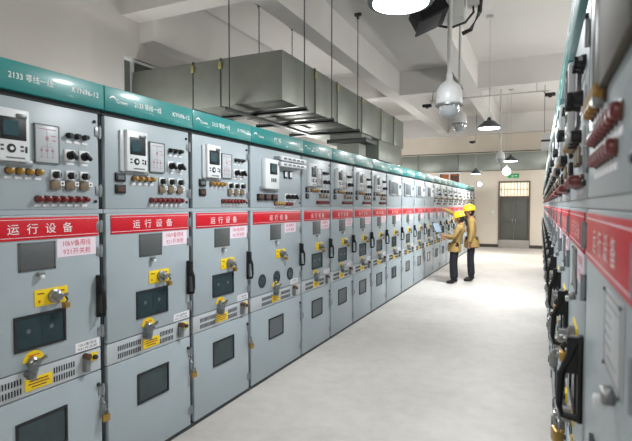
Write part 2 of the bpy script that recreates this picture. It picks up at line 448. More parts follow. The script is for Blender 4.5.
        b.box(x0+.143, x0+.152, -.0325, -.030, 1.868, 1.898, 'black'); b.box(x0+.05, x0+.14, -.0315, -.030, 1.838, 1.845, 'mesh')
        b.build('keypad', rl)
        b = MB(); b.box(x0+.10, x0+.150, -.0365, -.030, 2.03, 2.05, 'alu', .002); b.build('latch', rl)
        x0 = X(.362)
        b = MB(); b.box(x0, x0+.125, -.010, 0, 1.835, 2.02, 'diagram', .002); b.frame(x0-.005, x0+.130, -.012, 0, 1.830, 2.025, .005, 'alu')
        dg = b.build('mimic_diagram', root)
        b = MB(); c = x0+.06
        b.box(c-.05, c+.05, -.0106, -.010, 1.999, 2.003, 'purple')
        b.box(c-.001, c+.001, -.0106, -.010, 1.86, 1.999, 'purple'); b.box(c-.03, c+.03, -.0106, -.010, 1.912, 1.914, 'purple')
        for q in (-.03, 0, .03):
            b.box(c+q-.001, c+q+.001, -.0106, -.010, 1.862, 1.912, 'purple'); b.lathe([(.008, -.0106), (.008, -.010)], 'purple', (c+q,0,1.895), 'y', 10); b.box(c+q-.008, c+q+.008, -.0106, -.010, 1.858, 1.861, 'purple')
        b.box(c+.02, c+.05, -.0106, -.010, 1.968, 1.971, 'redtxt'); b.box(c+.03, c+.05, -.0106, -.010, 1.945, 1.949, 'redtxt'); b.box(c-.008, c+.008, -.0106, -.010, 1.945, 1.965, 'purple')
        b.build('diagram_print', dg)
        for i in range(3):
            x, z = X(.553+i*.05), 1.987
            b = MB(); b.lathe([(.016, 0), (.016, -.012), (.012, -.016), (.012, -.03)], 'black', (x,0,z), 'y', 12)
            b.box(x-.017, x+.017, -.003, 0, z-.04, z-.028, 'paper'); b.box(x+.012, x+.02, -.02, -.01, z-.005, z+.005, 'metal'); b.build('push_button', root)
        for i in range(2): rotary('rotary_switch', X(.558+i*.088), 1.882, root)
        for i in range(4): pilot('pilot_lamp', X(.225+i*.05), 1.782, 'amber', root, .0145)
        for i in range(3):
            x, z = X(.47+i*.087), 1.775
            b = MB(); b.box(x-.026, x+.026, -.008, 0, z-.026, z+.026, 'offwhite', .003)
            b.lathe([(.019, -.008), (.017, -.034)], 'black', (x,0,z), 'y', 14); b.box(x-.006, x+.006, -.042, -.03, z-.018, z+.018, 'metal', .002)
            b.box(x-.030, x+.022, -.016, 0, z-.075, z-.03, 'tagwood', .002); b.box(x+.024, x+.05, -.010, 0, z-.055, z-.03, 'paper'); b.lathe([(.006, -.0105), (.006, -.010)], 'ink', (x+.037,0,z-.043), 'y', 8)
            b.build('control_switch', root)
        for i in range(7): pilot('pilot_lamp', X(.372+i*.0455), 1.650, 'maroon', root, .0155)
        for i, z in enumerate((1.785, 1.715)):
            x = X(.117); b = MB(); b.box(x-.037, x+.037, -.014, 0, z-.027, z+.027, 'black', .004); b.box(x-.024, x+.024, -.016, -.014, z-.014, z+.01, 'brown' if i else 'mesh'); b.build('counter', root)

ORD = ['first','second','third','fourth','fifth','sixth','seventh','eighth','ninth','tenth','eleventh','twelfth','thirteenth','fourteenth','fifteenth','sixteenth','seventeenth','eighteenth','nineteenth','twentieth','twenty-first','twenty-second','twenty-third','twenty-fourth']
XL, XR = -2.27, .112
Ledges = [1.236, 2.006, 2.783, 3.548, 4.555, 5.33, 6.105, 6.88, 7.66, 8.615, 9.57, 10.525, 11.48, 12.335, 13.19, 14.045, 14.90, 15.755, 16.61, 17.465, 18.32, 19.175]
jobs = []
for i in range(len(Ledges)-1):
    y0, y1 = Ledges[i], Ledges[i+1]; W = y1-y0
    if i == 3: kind, W = 'pt', 1.005
    elif i in (8, 9, 10, 11): kind, W = 'meter', .95
    elif i < 3: kind, W = 'near', .77
    elif i < 8: kind, W = 'far', .775
    else: kind, W = 'far', .85
    feat = {'near': 'with white relay', 'far': 'with white relay', 'pt': 'with three round windows', 'meter': 'with a grey meter window'}[kind]
    lab = f'grey switchgear cabinet {feat}, {ORD[i]} from the camera in the left row'
    if i == 0: lab = 'grey switchgear cabinet at the left picture edge, nearest of the left row'
    if i == len(Ledges)-2: lab = 'farthest grey switchgear cabinet of the left row, next to the end wall'
    jobs.append(((XL, (y0+y1)/2, 0), PI/2, W, kind, lab, 'switchgear cabinets of the left row'))
yr = 1.44 - .775
NR = 20
for i in range(NR):
    lab = f'grey switchgear cabinet seen edge-on, {ORD[i]} from the camera in the right row'
    if i == 0: lab = 'blurred grey switchgear cabinet at the right picture edge, nearest of the right row'
    if i == NR-1: lab = 'farthest grey switchgear cabinet of the right row, seen edge-on'
    jobs.append(((XR, yr+.775*(i+.5), .04), -PI/2, .775, 'edge' if i == 0 else 'far', lab, 'switchgear cabinets of the right row'))
protos = {}
for loc, rz, W, kind, lab, grp in jobs:
    k = (kind, round(W, 3))
    if k not in protos:
        root = thing('switchgear_cabinet', loc, lab, 'cabinet', grp, rz)
        make_cabinet(W, kind, root); protos[k] = root
        TABLE = child_table()
    else:
        root = copy_tree(protos[k], None, TABLE)
        root.location = loc; root.rotation_euler = (0,0,rz); root['label'] = lab; root['group'] = grp
b = MB(); b.box(XR+.01, XR+1.48, yr, yr+.775*NR, 0, .04, 'plinth'); struct(b.build('trim_1'))

# padlocks hanging on the hasps of the nearest cable doors
def padlock(loc, rz, label):
    t = thing('padlock', loc, label, 'padlock', 'padlocks on the cabinet doors', rz)
    b = MB(); b.box(-.021, .021, -.012, .012, -.04, 0, 'brass', .004); b.build('lock_case', t)
    b = MB(); b.tube([(-.013,0,-.003), (-.013,0,.016), (-.008,0,.026), (0,0,.029), (.008,0,.026), (.013,0,.016), (.013,0,-.003)], .004, 'metal', 8)
    b.build('shackle', t)
for i, n in ((0, 'nearest'), (1, 'second nearest'), (2, 'third nearest')):
    padlock((XL+.032, Ledges[i+1]-.03, .425), PI/2-.25, f'small brass padlock on the lower door of the {n} left cabinet')
padlock((XR-.06, yr+.775+.045, 1.0), -PI/2+.3, 'small brass padlock on the black handle of the second nearest right cabinet')

# ------------------------------------------------------------------ room
CZ = 5.0; WL, WR, YB, YE = -5.6, 3.4, -5.0, 19.7
struct(MB().box(WL-.2, WR+.2, YB-.2, YE+.2, -.15, 0, 'floor').build('floor'))
struct(MB().box(WL-.2, WR+.2, YB-.2, YE+.2, CZ, CZ+.15, 'ceil').build('ceiling'))
struct(MB().box(WR, WR+.2, YB, YE, 0, CZ, 'wall').build('wall_right'))
struct(MB().box(WL, WR, YB-.2, YB, 0, CZ, 'wall').build('wall_back'))
# left wall with a window opening high up
wy0, wy1, wz0, wz1 = 5.36, 7.2, 2.7, 3.84
b = MB(); b.box(WL-.2, WL, YB, wy0, 0, CZ, 'wall'); b.box(WL-.2, WL, wy1, YE, 0, CZ, 'wall')
b.box(WL-.2, WL, wy0, wy1, 0, wz0, 'wall'); b.box(WL-.2, WL, wy0, wy1, wz1, CZ, 'wall'); struct(b.build('wall_left'))
w1 = MB()
w1.box(WL-.12, WL-.06, wy0, wy1, wz1-.04, wz1, 'offwhite'); w1.box(WL-.12, WL-.06, wy0, wy1, wz0, wz0+.04, 'offwhite')
for y in (wy0, wy0+.2, wy0+.9, wy1-.04): w1.box(WL-.12, WL-.05, y, y+.04, wz0, wz1, 'offwhite')
w1 = struct(w1.build('window_1'))
MB().box(WL-.10, WL-.09, wy0+.02, wy1-.02, wz0+.02, wz1-.02, 'winglass').build('glass_pane', w1)
# end wall with a door opening and a small high opening
dx0, dx1 = -1.45, -.33
dz = 2.52
ox0, ox1, oz0, oz1 = -3.72, -2.85, 2.42, 2.90
b = MB()
b.box(WL, ox0, YE, YE+.2, 0, CZ, 'endwall'); b.box(ox1, dx0, YE, YE+.2, 0, CZ, 'endwall'); b.box(dx1, WR, YE, YE+.2, 0, CZ, 'endwall')
b.box(ox0, ox1, YE, YE+.2, 0, oz0, 'endwall'); b.box(ox0, ox1, YE, YE+.2, oz1, CZ, 'endwall'); b.box(dx0, dx1, YE, YE+.2, dz, CZ, 'endwall')
struct(b.build('wall_end'))
b = MB(); b.frame(ox0, ox1, YE+.0, YE+.08, oz0, oz1, .05, 'offwhite'); b.box(ox0+.42, ox0+.46, YE+.01, YE+.07, oz0, oz1, 'offwhite')
w2 = struct(b.build('window_2'))
b = MB(); b.box(ox0+.05, ox1-.05, YE+.12, YE+.18, oz0+.05, oz1-.05, 'brick'); b.box(ox0+.5, ox1-.1, YE+.10, YE+.12, oz0+.1, oz1-.12, 'brown')
b.build('brick_infill', w2)
# door
b = MB(); b.box(dx0, dx0+.06, YE-.03, YE+.12, 0, dz, 'doorframe'); b.box(dx1-.06, dx1, YE-.03, YE+.12, 0, dz, 'doorframe')
b.box(dx0+.06, dx1-.06, YE-.03, YE+.12, dz-.06, dz, 'doorframe'); b.box(dx0+.06, dx1-.06, YE-.02, YE+.12, 1.90, 1.96, 'doorframe')
d1 = struct(b.build('door_1'))
xm = (dx0+dx1)/2
for a, c in ((dx0+.06, xm-.004), (xm+.004, dx1-.06)):
    b = MB(); b.box(a, c, YE+.03, YE+.08, .02, 1.90, 'doorgrey', .006)
    b.frame(a+.06, c-.06, YE+.022, YE+.03, 1.0, 1.8, .03, 'doorgrey'); b.frame(a+.06, c-.06, YE+.022, YE+.03, .3, .9, .03, 'doorgrey'); lf = b.build('door_leaf', d1)
    hx_ = c-.05 if a < xm-.3 else a+.05
    MB().box(hx_-.012, hx_+.012, YE-.02, YE+.03, .92, 1.08, 'metal', .004).build('door_handle', lf)
tr = MB().box(dx0+.06, dx1-.06, YE+.05, YE+.06, 1.96, dz-.06, 'transom').build('transom_pane', d1)
b = MB()
for i in range(9):
    x = dx0+.06+(i+.5)*(dx1-dx0-.12)/9; b.box(x-.009, x+.009, YE+.01, YE+.03, 1.96, dz-.06, 'doorframe')
b.box(dx0+.06, dx1-.06, YE+.01, YE+.03, 2.2, 2.22, 'doorframe'); b.build('transom_bars', d1)
t = tag(MB().box(dx0+.02, dx1-.02, YE-.10, YE-.06, 0, .30, 'board', .006).build('threshold_board'), 'pale grey threshold board standing in front of the double door', 'board')
struct(MB().box(WL, dx0, YE-.015, YE, 0, .12, 'skirting').build('baseboard_end'))
struct(MB().box(dx1, WR, YE-.015, YE, 0, .12, 'skirting').build('baseboard_right'))
# beams
def beam(n, x0, x1, y0, y1, z0): struct(MB().box(x0, x1, y0, y1, z0, CZ, 'ceil').build(f'trim_{n}'))
beam(2, WL, WR, 5.32, 5.67, 4.4)
beam(3, WL, WR, 12.15, 12.5, 4.4)
beam(4, WL, WR, 19.3, YE, 4.3)
beam(6, WL, WL+.28, 5.67, 12.15, 4.1); beam(7, WL, WL+.28, 12.5, 19.3, 4.1)
k = 8
for xa, xb in ((-3.6, -3.28), (-1.70, -1.38)):
    for ya, yb in ((5.67, 12.15), (12.5, 19.3)):
        beam(k, xa, xb, ya, yb, 4.4); k += 1

# ------------------------------------------------------------------ ducts
dt = thing('ventilation_duct', (-3.0, 5.5, 2.97), 'galvanised steel duct hanging above the left row, running across then along it', 'duct')
def seg(root, x0, x1, y0, y1, z0, z1, name='duct_section'):
    o = root.location
    b = MB(); b.box(x0-o.x, x1-o.x, y0-o.y, y1-o.y, z0-o.z, z1-o.z, 'galv', .006); return b.build(name, root)
def seam(root, x0, x1, y0, y1, z0, z1):
    o = root.location
    b = MB(); b.box(x0-o.x, x1-o.x, y0-o.y, y1-o.y, z0-o.z, z1-o.z, 'galvdark'); return b.build('flange', root)
dz0, dz1 = 2.972, 3.612
xs = [-5.58, -4.45, -3.98, -3.02]
for a, c in zip(xs, xs[1:]): seg(dt, a+.003, c-.003, 5.5, 6.5, dz0, dz1)
ys = [6.5, 7.35, 8.55, 9.75, 10.7, 11.55]
for a, c in zip(ys, ys[1:]): seg(dt, -4.2, -3.02, a+.003, c-.003, dz0, dz1)
for x in xs[1:-1]: seam(dt, x-.008, x+.008, 5.494, 6.5, dz0-.008, dz1+.012)
for y in ys[:-1]: seam(dt, -4.2, -3.012, y-.008, y+.008, dz0-.008, dz1+.012)
o = dt.location
def clip(root, x, y, z, ax):
    o = root.location; b = MB()
    if ax == 'y': b.box(x-.025-o.x, x+.025-o.x, y-.012-o.y, y-o.y, z-.05-o.z, z+.05-o.z, 'chalk', .004)
    else: b.box(x-o.x, x+.012-o.x, y-.03-o.y, y+.03-o.y, z-.05-o.z, z+.05-o.z, 'chalk', .004)
    b.build('clamp', root)
for x in xs[1:-1]: clip(dt, x, 5.492, dz1-.09, 'y')
for y in ys[:-1]: clip(dt, -3.012, y, dz1-.09, 'x')
# lower plenum and its collar
seg(dt, -3.75, -3.02, 9.6, 11.4, 2.55, 2.965, 'lower_plenum')
b = MB(); b.box(-3.75-o.x, -2.95-o.x, 8.6-o.y, 9.25-o.y, 2.80-o.z, 2.88-o.z, 'galvdark', .004); b.box(-3.7-o.x, -3.05-o.x, 8.65-o.y, 9.2-o.y, 2.88-o.z, 2.97-o.z, 'galv'); b.box(-3.6-o.x, -3.15-o.x, 8.75-o.y, 9.15-o.y, 2.42-o.z, 2.80-o.z, 'galv'); b.build('branch_collar', dt)

def hanger(p0, p1, z, label, both=True):
    mid = ((p0[0]+p1[0])/2, (p0[1]+p1[1])/2, z)
    t = thing('duct_hanger', mid, label, 'hanger', 'duct hangers')
    for p in ((p0, p1) if both else (p1,)):
        q = Vector((p[0]-mid[0], p[1]-mid[1], 0))
        MB().tube([q+Vector((0,0,-.03)), q+Vector((0,0,CZ-z))], .0085, 'rod', 8).build('rod', t)
        b = MB(); b.box(q.x-.06, q.x+.06, q.y-.03, q.y+.03, CZ-z-.05, CZ-z-.001, 'galvdark', .004); b.box(q.x-.02, q.x+.02, q.y-.02, q.y+.02, CZ-z-.10, CZ-z-.05, 'galvdark'); b.build('ceiling_anchor', t)
    d = Vector((p1[0]-p0[0], p1[1]-p0[1], 0)); ln = d.length; an = math.atan2(d.y, d.x)
    b = MB(); b.box(-ln/2-.05, ln/2+.05, -.03, .03, -.03, .0, 'galvdark', .003); b.box(-ln/2-.05, ln/2+.05, -.03, -.024, -.03, .025, 'galvdark')
    r = b.build('crossbar', t); r.rotation_euler = (0,0,an)
hz = dz0-.012
hanger((-4.27, 6.02), (-2.96, 6.02), hz-.02, 'duct hanger nearest the elbow of the long overhead duct', False)
hanger((-4.27, 6.98), (-2.96, 6.98), hz-.02, 'second duct hanger along the overhead duct from its elbow')
hanger((-4.27, 8.16), (-2.96, 8.16), hz-.02, 'third duct hanger along the overhead duct from its elbow')
hanger((-3.78, 7.9), (-3.78, 5.42), hz-.055, 'duct hanger under the crosswise duct run by the left wall', False)

fd = thing('ventilation_duct', (-2.0, 17.4, 2.80), 'galvanised duct crossing the aisle high in front of the end wall', 'duct')
xx = [-5.58, -4.0, -2.6, -1.2, .2, 1.6]
for a, c in zip(xx, xx[1:]): seg(fd, a+.003, c-.003, 17.4, 18.0, 2.80, 3.37)
for x in xx[1:-1]: seam(fd, x-.01, x+.01, 17.394, 18.0, 2.792, 3.38)
b = MB(); b.tube([(-3.0, -.08, .60), (3.2, -.08, .60)], .016, 'rod', 8); b.build('sprinkler_pipe', fd)
t = tag(MB().box(.21, .42, 17.0, 17.25, 0, 2.9, 'galvdark', .01).build('steel_column'), 'dark steel column at the far end of the right row', 'column')
vb = thing('ventilation_box', (.33, 14.0, 3.10), 'pale grey ventilation box with dark slot above the far right row', 'vent')
b = MB(); b.box(-.32, .4, 0, .5, 0, .40, 'camshell', .01); b.build('box_shell', vb)
MB().box(-.33, .4, -.01, .02, .17, .22, 'gasket').build('slot', vb)
for q in (-.25, .3): MB().tube([(q, .25, .4), (q, .25, CZ-3.10)], .008, 'rod', 6).build('rod', vb)

# ------------------------------------------------------------------ lamps
def pendant(x, y, z, label, r=.215):
    t = thing('pendant_lamp', (x, y, z), label, 'lamp', 'pendant lamps')
    b = MB(); b.lathe([(r, 0), (r+.006, .012), (r*.92, .03), (r*.62, .085), (r*.42, .125), (r*.2, .14), (.03, .18), (.02, .20)], 'lampshell', n=32); b.build('lamp_shade', t)
    MB().lathe([(r*.86, -.006), (r*.86, .002)], 'lampglow', n=32).build('diffuser', t)
    MB().tube([(0,0,.19), (0,0,CZ-z)], .006, 'pipe', 6).build('rod', t)
    MB().box(-.06, .06, -.03, .03, CZ-z-.04, CZ-z-.001, 'pipe', .006).build('ceiling_plate', t)
    return t
P = [(-.86, 3.2, 2.965, 'large pendant lamp glowing nearest, cut by the top edge'), (-.85, 9.25, 3.0, 'pendant lamp with dark shade hanging over the middle of the aisle'),
     (-.80, 15.3, 2.9, 'small pendant lamp hanging far down the aisle near the door'), (-1.90, 16.4, 2.62, 'small glowing pendant lamp below the far crosswise duct')]
for x, y, z, l in P: pendant(x, y, z, l, .215 if y < 16 else .17)

def area(name, loc, power, size, rot=(0,0,0), color=(1,1,1), shape='DISK', sy=None):
    l = bpy.data.lights.new(name, 'AREA'); l.energy = power; l.shape = shape; l.size = size; l.color = color
    if sy: l.size_y = sy
    o = bpy.data.objects.new(name, l); COL.objects.link(o); o.location = loc; o.rotation_euler = rot; return o
COOL = (.95, .98, 1.0)
for x, y, z, l in P:
    area('lamp_light', (x, y, z-.012), {3.2: 72, 9.25: 165, 15.3: 165, 16.4: 60}[y], .36, color=COOL if y < 12 else (1, .95, .88))
area('lamp_light', (-.87, -2.8, 3.0), 80, .36, color=COOL)
def add_fill(loc, power, color=(1, .98, .95), r=.15):
    l = bpy.data.lights.new('fill_light', 'POINT'); l.energy = power; l.color = color; l.shadow_soft_size = r
    o = bpy.data.objects.new('fill_light', l); COL.objects.link(o); o.location = loc
# unseen fill lights added behind both rows to brighten ceiling and walls
for y, p in ((1.0, 75), (5.0, 85), (9.5, 120), (14.0, 150), (18.0, 110)):
    add_fill((-4.75, y, 2.2), p)
for y, p in ((-2.0, 130), (2.5, 160), (7.0, 210), (11.5, 250), (16.0, 260)):
    add_fill((2.5, y, 2.4), p)

# ------------------------------------------------------------------ security cameras and fixtures
def dome(x, y, z, label, s=1.0):
    t = thing('security_camera', (x, y, z), label, 'camera', 'dome cameras on poles')
    b = MB(); b.lathe([(.105*s, .02*s), (.118*s, .04*s), (.118*s, .10*s), (.108*s, .16*s), (.08*s, .21*s), (.045*s, .235*s), (.03*s, .26*s), (.03*s, .30*s)], 'camshell', n=24); b.build('housing', t)
    b = MB(); b.lathe([(.012*s, -.10*s), (.045*s, -.09*s), (.075*s, -.065*s), (.093*s, -.02*s), (.098*s, .025*s)], 'camdome', n=24); b.build('dome', t)
    b = MB(); b.lathe([(.121*s, .015*s), (.121*s, .032*s)], 'alu', n=24); b.build('collar', t)
    MB().tube([(0,0,.29*s), (0,0,CZ-z)], .021*s**.5, 'pipe', 10).build('pole', t)
    MB().lathe([(.06*s, CZ-z-.03), (.06*s, CZ-z-.001)], 'pipe', n=16).build('ceiling_plate', t)
dome(-.76, 4.52, 2.50, 'white dome camera on a grey pole, largest of the dome cameras', 1.0)
dome(-1.20, 8.1, 2.90, 'white dome camera on a thin pole behind the largest dome camera', 1.0)
dome(-.94, 13.3, 2.77, 'small dome camera beside the far pendant lamp', .95)
tb = thing('bulb_lamp', (-.95, 16.0, 2.65), 'glowing white globe lamp under the far pendant lamp', 'lamp')
prof = [(.02,-.12)] + [(.12*math.cos(a), .12*math.sin(a)) for a in [(-1.2+i*.3) for i in range(9)]]
MB().lathe(prof, 'lampglow', n=20).build('globe', tb); MB().lathe([(.045,.10), (.04,.18)], 'pipe', n=12).build('socket', tb)
MB().tube([(0,0,.17), (0,0,CZ-2.65)], .007, 'pipe', 6).build('rod', tb)

# junction box hanging from the ceiling with black floodlight
jb = thing('junction_box', (-.84, 5.0, 3.44), 'white metal junction box hanging at the top edge beside the large dome camera pole', 'junction box')
b = MB(); b.box(-.145, .145, -.1, .12, 0, .5, 'camshell', .01); b.build('box_shell', jb)
b = MB(); b.box(.17, .28, -.05, .06, .12, .6, 'pipe', .006); b.build('switch_box', jb)
MB().tube([(.22, 0, .14), (.23, -.04, .05), (.16, -.08, -.05), (.02, -.1, -.09), (-.12, -.1, -.04), (-.2, -.06, .02)], .012, 'black', 8).build('cable', jb)
MB().tube([(.27, .02, .62), (.30, 0, .3), (.28, 0, .05), (.2, 0, -.1), (.12, .02, -.12)], .022, 'black', 8).build('conduit_elbow', jb)
b = MB(); b.tube([(0, 0, .5), (0, 0, CZ-3.44)], .02, 'pipe', 8); b.build('pole', jb)
fl = thing('floodlight', (-.93, 4.40, 3.31), 'black box floodlight tilted down beside the nearest pendant lamp', 'floodlight')
rot = Matrix.Rotation(math.radians(-28), 3, 'Y') @ Matrix.Rotation(math.radians(25), 3, 'Z')
b = MB(); b.box(-.13, .13, -.14, .14, -.07, .12, 'floodblack', .008, rot); b.build('floodlight_case', fl)
b = MB(); b.box(-.11, .11, -.12, .12, -.085, -.068, 'gasket', .003, rot); b.build('lens', fl)
MB().tube([(.0, 0, .08), (.0, 0, CZ-3.32)], .014, 'pipe', 8).build('pole', fl); MB().box(-.05, .05, -.05, .05, CZ-3.34, CZ-3.321, 'pipe', .004).build('ceiling_plate', fl)

# sprinkler conduit across the ceiling with black sensors at both ends
cd = thing('ceiling_conduit', (-1.2, 12.05, 4.17), 'thin white conduit crossing below the middle ceiling beam', 'conduit')
MB().tube([(-1.3, 0, 0), (1.35, 0, 0)], .016, 'pipe', 8).build('pipe_run', cd)
for x in (-1.0, .1, 1.1): MB().tube([(x, .0, 0), (x, .115, .23)], .008, 'pipe', 6).build('bracket', cd)
def sensor(x, y, z, top, label):
    t = thing('spot_detector', (x, y, z), label, 'detector', 'black ceiling detectors')
    b = MB(); b.box(-.11, .11, -.06, .06, -.035, .035, 'black', .014); b.build('detector_head', t)
    MB().lathe([(.04, -.06), (.03, -.03)], 'gasket', n=14).build('lens', t)
    MB().tube([(-.08 if x > -1 else .08, 0, .03), (-.12 if x > -1 else .12, 0, .06), (-.15 if x > -1 else .15, 0, top-z)], .009, 'rod', 6).build('arm', t)
sensor(-2.56, 12.05, 4.06, 4.40, 'black detector hanging at the left of the middle beam, beside the dome camera')
sensor(.17, 12.05, 4.08, 4.19, 'black detector at the right end of the thin white conduit')
sensor(-2.33, 19.0, 3.98, 4.99, 'small black detector high before the end wall')
# exit sign over the door
ex = thing('exit_sign', (-.92, YE-.012, 2.72), 'green exit sign above the double door', 'sign')
MB().box(-.2, .2, -.02, .012, -.08, .08, 'exit', .004).build('sign_panel', ex)
b = MB(); b.tube([(-.05, -.024, .05), (-.05, -.024, .051)], .016, 'white', 8); b.tube([(-.05, -.022, .03), (-.03, -.022, -.015), (-.07, -.022, -.055)], .009, 'white', 6); b.tube([(-.03, -.022, -.015), (.0, -.022, -.055)], .009, 'white', 6); b.tube([(-.09, -.022, .02), (-.05, -.022, .03), (-.01, -.022, .01)], .008, 'white', 6)
b.prism_y([(.03, -.01), (.09, -.01), (.09, -.03), (.14, 0), (.09, .03), (.09, .01), (.03, .01)], -.023, -.02, 'white'); b.build('running_figure', ex)
wl = thing('wall_glow', (-2.13, YE-.01, 2.42), 'round glowing disc on the end wall left of the door', 'lamp')  # small emissive disc on a round plate
MB().lathe([(.12, -.005), (.12, -.03)], 'pipe', axis='y', n=20).build('base_plate', wl)
MB().lathe([(.08, -.03), (.075, -.06), (.05, -.08), (.02, -.085)], 'lampglow', axis='y', n=20).build('diffuser', wl)
sw = tag(MB().box(-1.70, -1.60, YE-.03, YE-.001, 1.25, 1.40, 'offwhite', .006).build('wall_switch'), 'small white wall switch left of the double door', 'switch')

# ------------------------------------------------------------------ people
def skin_mesh(nodes, edges, key, sub=1, root=0):
    me = bpy.data.meshes.new('skin'); me.from_pydata([n[0] for n in nodes], edges, [])
    o = bpy.data.objects.new('skin', me); COL.objects.link(o)
    o.modifiers.new('s', 'SKIN'); ss = o.modifiers.new('u', 'SUBSURF'); ss.levels = sub; ss.render_levels = sub
    for i, n in enumerate(nodes):
        r = n[1] if isinstance(n[1], tuple) else (n[1], n[1])
        me.skin_vertices[0].data[i].radius = r
        me.skin_vertices[0].data[i].use_root = (i == root)
    bpy.context.view_layer.update()
    m2 = bpy.data.meshes.new_from_object(o.evaluated_get(bpy.context.evaluated_depsgraph_get()))
    bpy.data.objects.remove(o)
    m2.materials.clear(); m2.materials.append(M[key])
    for p in m2.polygons: p.use_smooth = True; p.material_index = 0
    return m2
def join_into(dst, src):
    bm = bmesh.new(); bm.from_mesh(dst); bm.from_mesh(src)
    for f in bm.faces: f.smooth = True
    bm.to_mesh(dst); bm.free()
def ellipsoid(c, r, key, n=20, m=12, cut=None):
    mb = MB(); prof = []
    for i in range(m+1):
        a = -PI/2 + PI*i/m
        if cut is not None and math.sin(a) < cut: continue
        prof.append((max(.004, math.cos(a)), math.sin(a)))
    vs = MB(); vs.lathe(prof, key, n=n)
    vs.v = [(c[0]+x*r[0], c[1]+y*r[1], c[2]+z*r[2]) for x, y, z in vs.v]
    return vs
def chain(base, dirs, radii, key):
    nodes = [(tuple(base), radii[0])]; p = Vector(base)
    for d, r in zip(dirs, radii[1:]):
        p = p + Vector(d); nodes.append((tuple(p), r))
    return skin_mesh(nodes, [(i, i+1) for i in range(len(nodes)-1)], key, 1)
def hand(wrist, direc, palm_n, side, curl, s=1.0):
    """palm with four unequal bent fingers and a thumb; palm_n points out of the palm"""
    d = Vector(direc).normalized(); n = Vector(palm_n); n = (n - d*n.dot(d)).normalized(); t = d.cross(n)*side
    w = Vector(wrist)
    me = skin_mesh([(tuple(w-d*.03*s), (.026*s, .022*s)), (tuple(w+d*.03*s), (.034*s, .018*s)), (tuple(w+d*.075*s), (.036*s, .016*s))], [(0,1), (1,2)], 'skin', 1)
    for i, (off, ln) in enumerate(((.029, .062), (.010, .072), (-.010, .068), (-.028, .054))):
        b0 = w + d*.07*s + t*off*s
        ds = []
        for k, f in enumerate((.45, .32, .23)):
            a = curl*(k+.6)
            ds.append((d*math.cos(a) + n*math.sin(a))*ln*f*1.05*s)
        join_into(me, chain(b0, ds, [.0095*s, .009*s, .008*s, .0065*s], 'skin'))
    b0 = w + d*.018*s + t*.026*s
    ds = [(t*.75+d*.6+n*.2).normalized()*.032*s, (t*.3+d*.9+n*.35).normalized()*.03*s, (d*.9+n*.5).normalized()*.022*s]
    join_into(me, chain(b0, ds, [.012*s, .011*s, .0095*s, .007*s], 'skin'))
    return me
def head_mesh(c, s, pitch=0.0):
    """head facing local -y"""
    n, m = 24, 18; mb = MB(); vs = []
    mb.lathe([(max(.01, math.cos(-PI/2+PI*i/m)), math.sin(-PI/2+PI*i/m)) for i in range(m+1)], 'skin', n=n)
    out = []
    for x, y, z in mb.v:
        X, Y, Z = x*.074, y*.094, z*.118
        if z < 0:
            X *= 1 - .28*(-z)**1.3; 
            if y > 0: Y *= 1 - .35*(-z)
            if y < 0: Y *= 1 - .12*(-z)
        if y < -.5:
            if abs(x) < .16 and -.42 < z < .12: Y -= .017*(1-abs(x)/.16)*(1-abs(z+.28)/.42 if z < -.28 else 1-(z+.28)/.42)
            if abs(abs(x)-.42) < .2 and abs(z-.02) < .14: Y += .008
            if abs(x) < .35 and abs(z+.55) < .06: Y -= .005
        out.append((X*s, Y*s, Z*s))
    mb.v = out
    for sgn in (-1, 1):
        e = ellipsoid((sgn*.072*s, .008*s, -.008*s), (.012*s, .02*s, .032*s), 'skin', 10, 8); mb.raw(e.v, e.f, 'skin')
        e = ellipsoid((sgn*.031*s, -.083*s, .004*s), (.012*s, .008*s, .007*s), 'ink', 10, 6); mb.raw(e.v, e.f, 'ink')
        mb.box(sgn*.031*s-.016*s, sgn*.031*s+.016*s, -.09*s, -.08*s, .022*s, .028*s, 'hair')
    mb.box(-.022*s, .022*s, -.0885*s, -.078*s, -.068*s, -.060*s, 'redtxt', .002)
    R_ = Matrix.Rotation(pitch, 3, 'X')
    mb.v = [tuple(R_ @ Vector(p) + Vector(c)) for p in mb.v]
    return mb
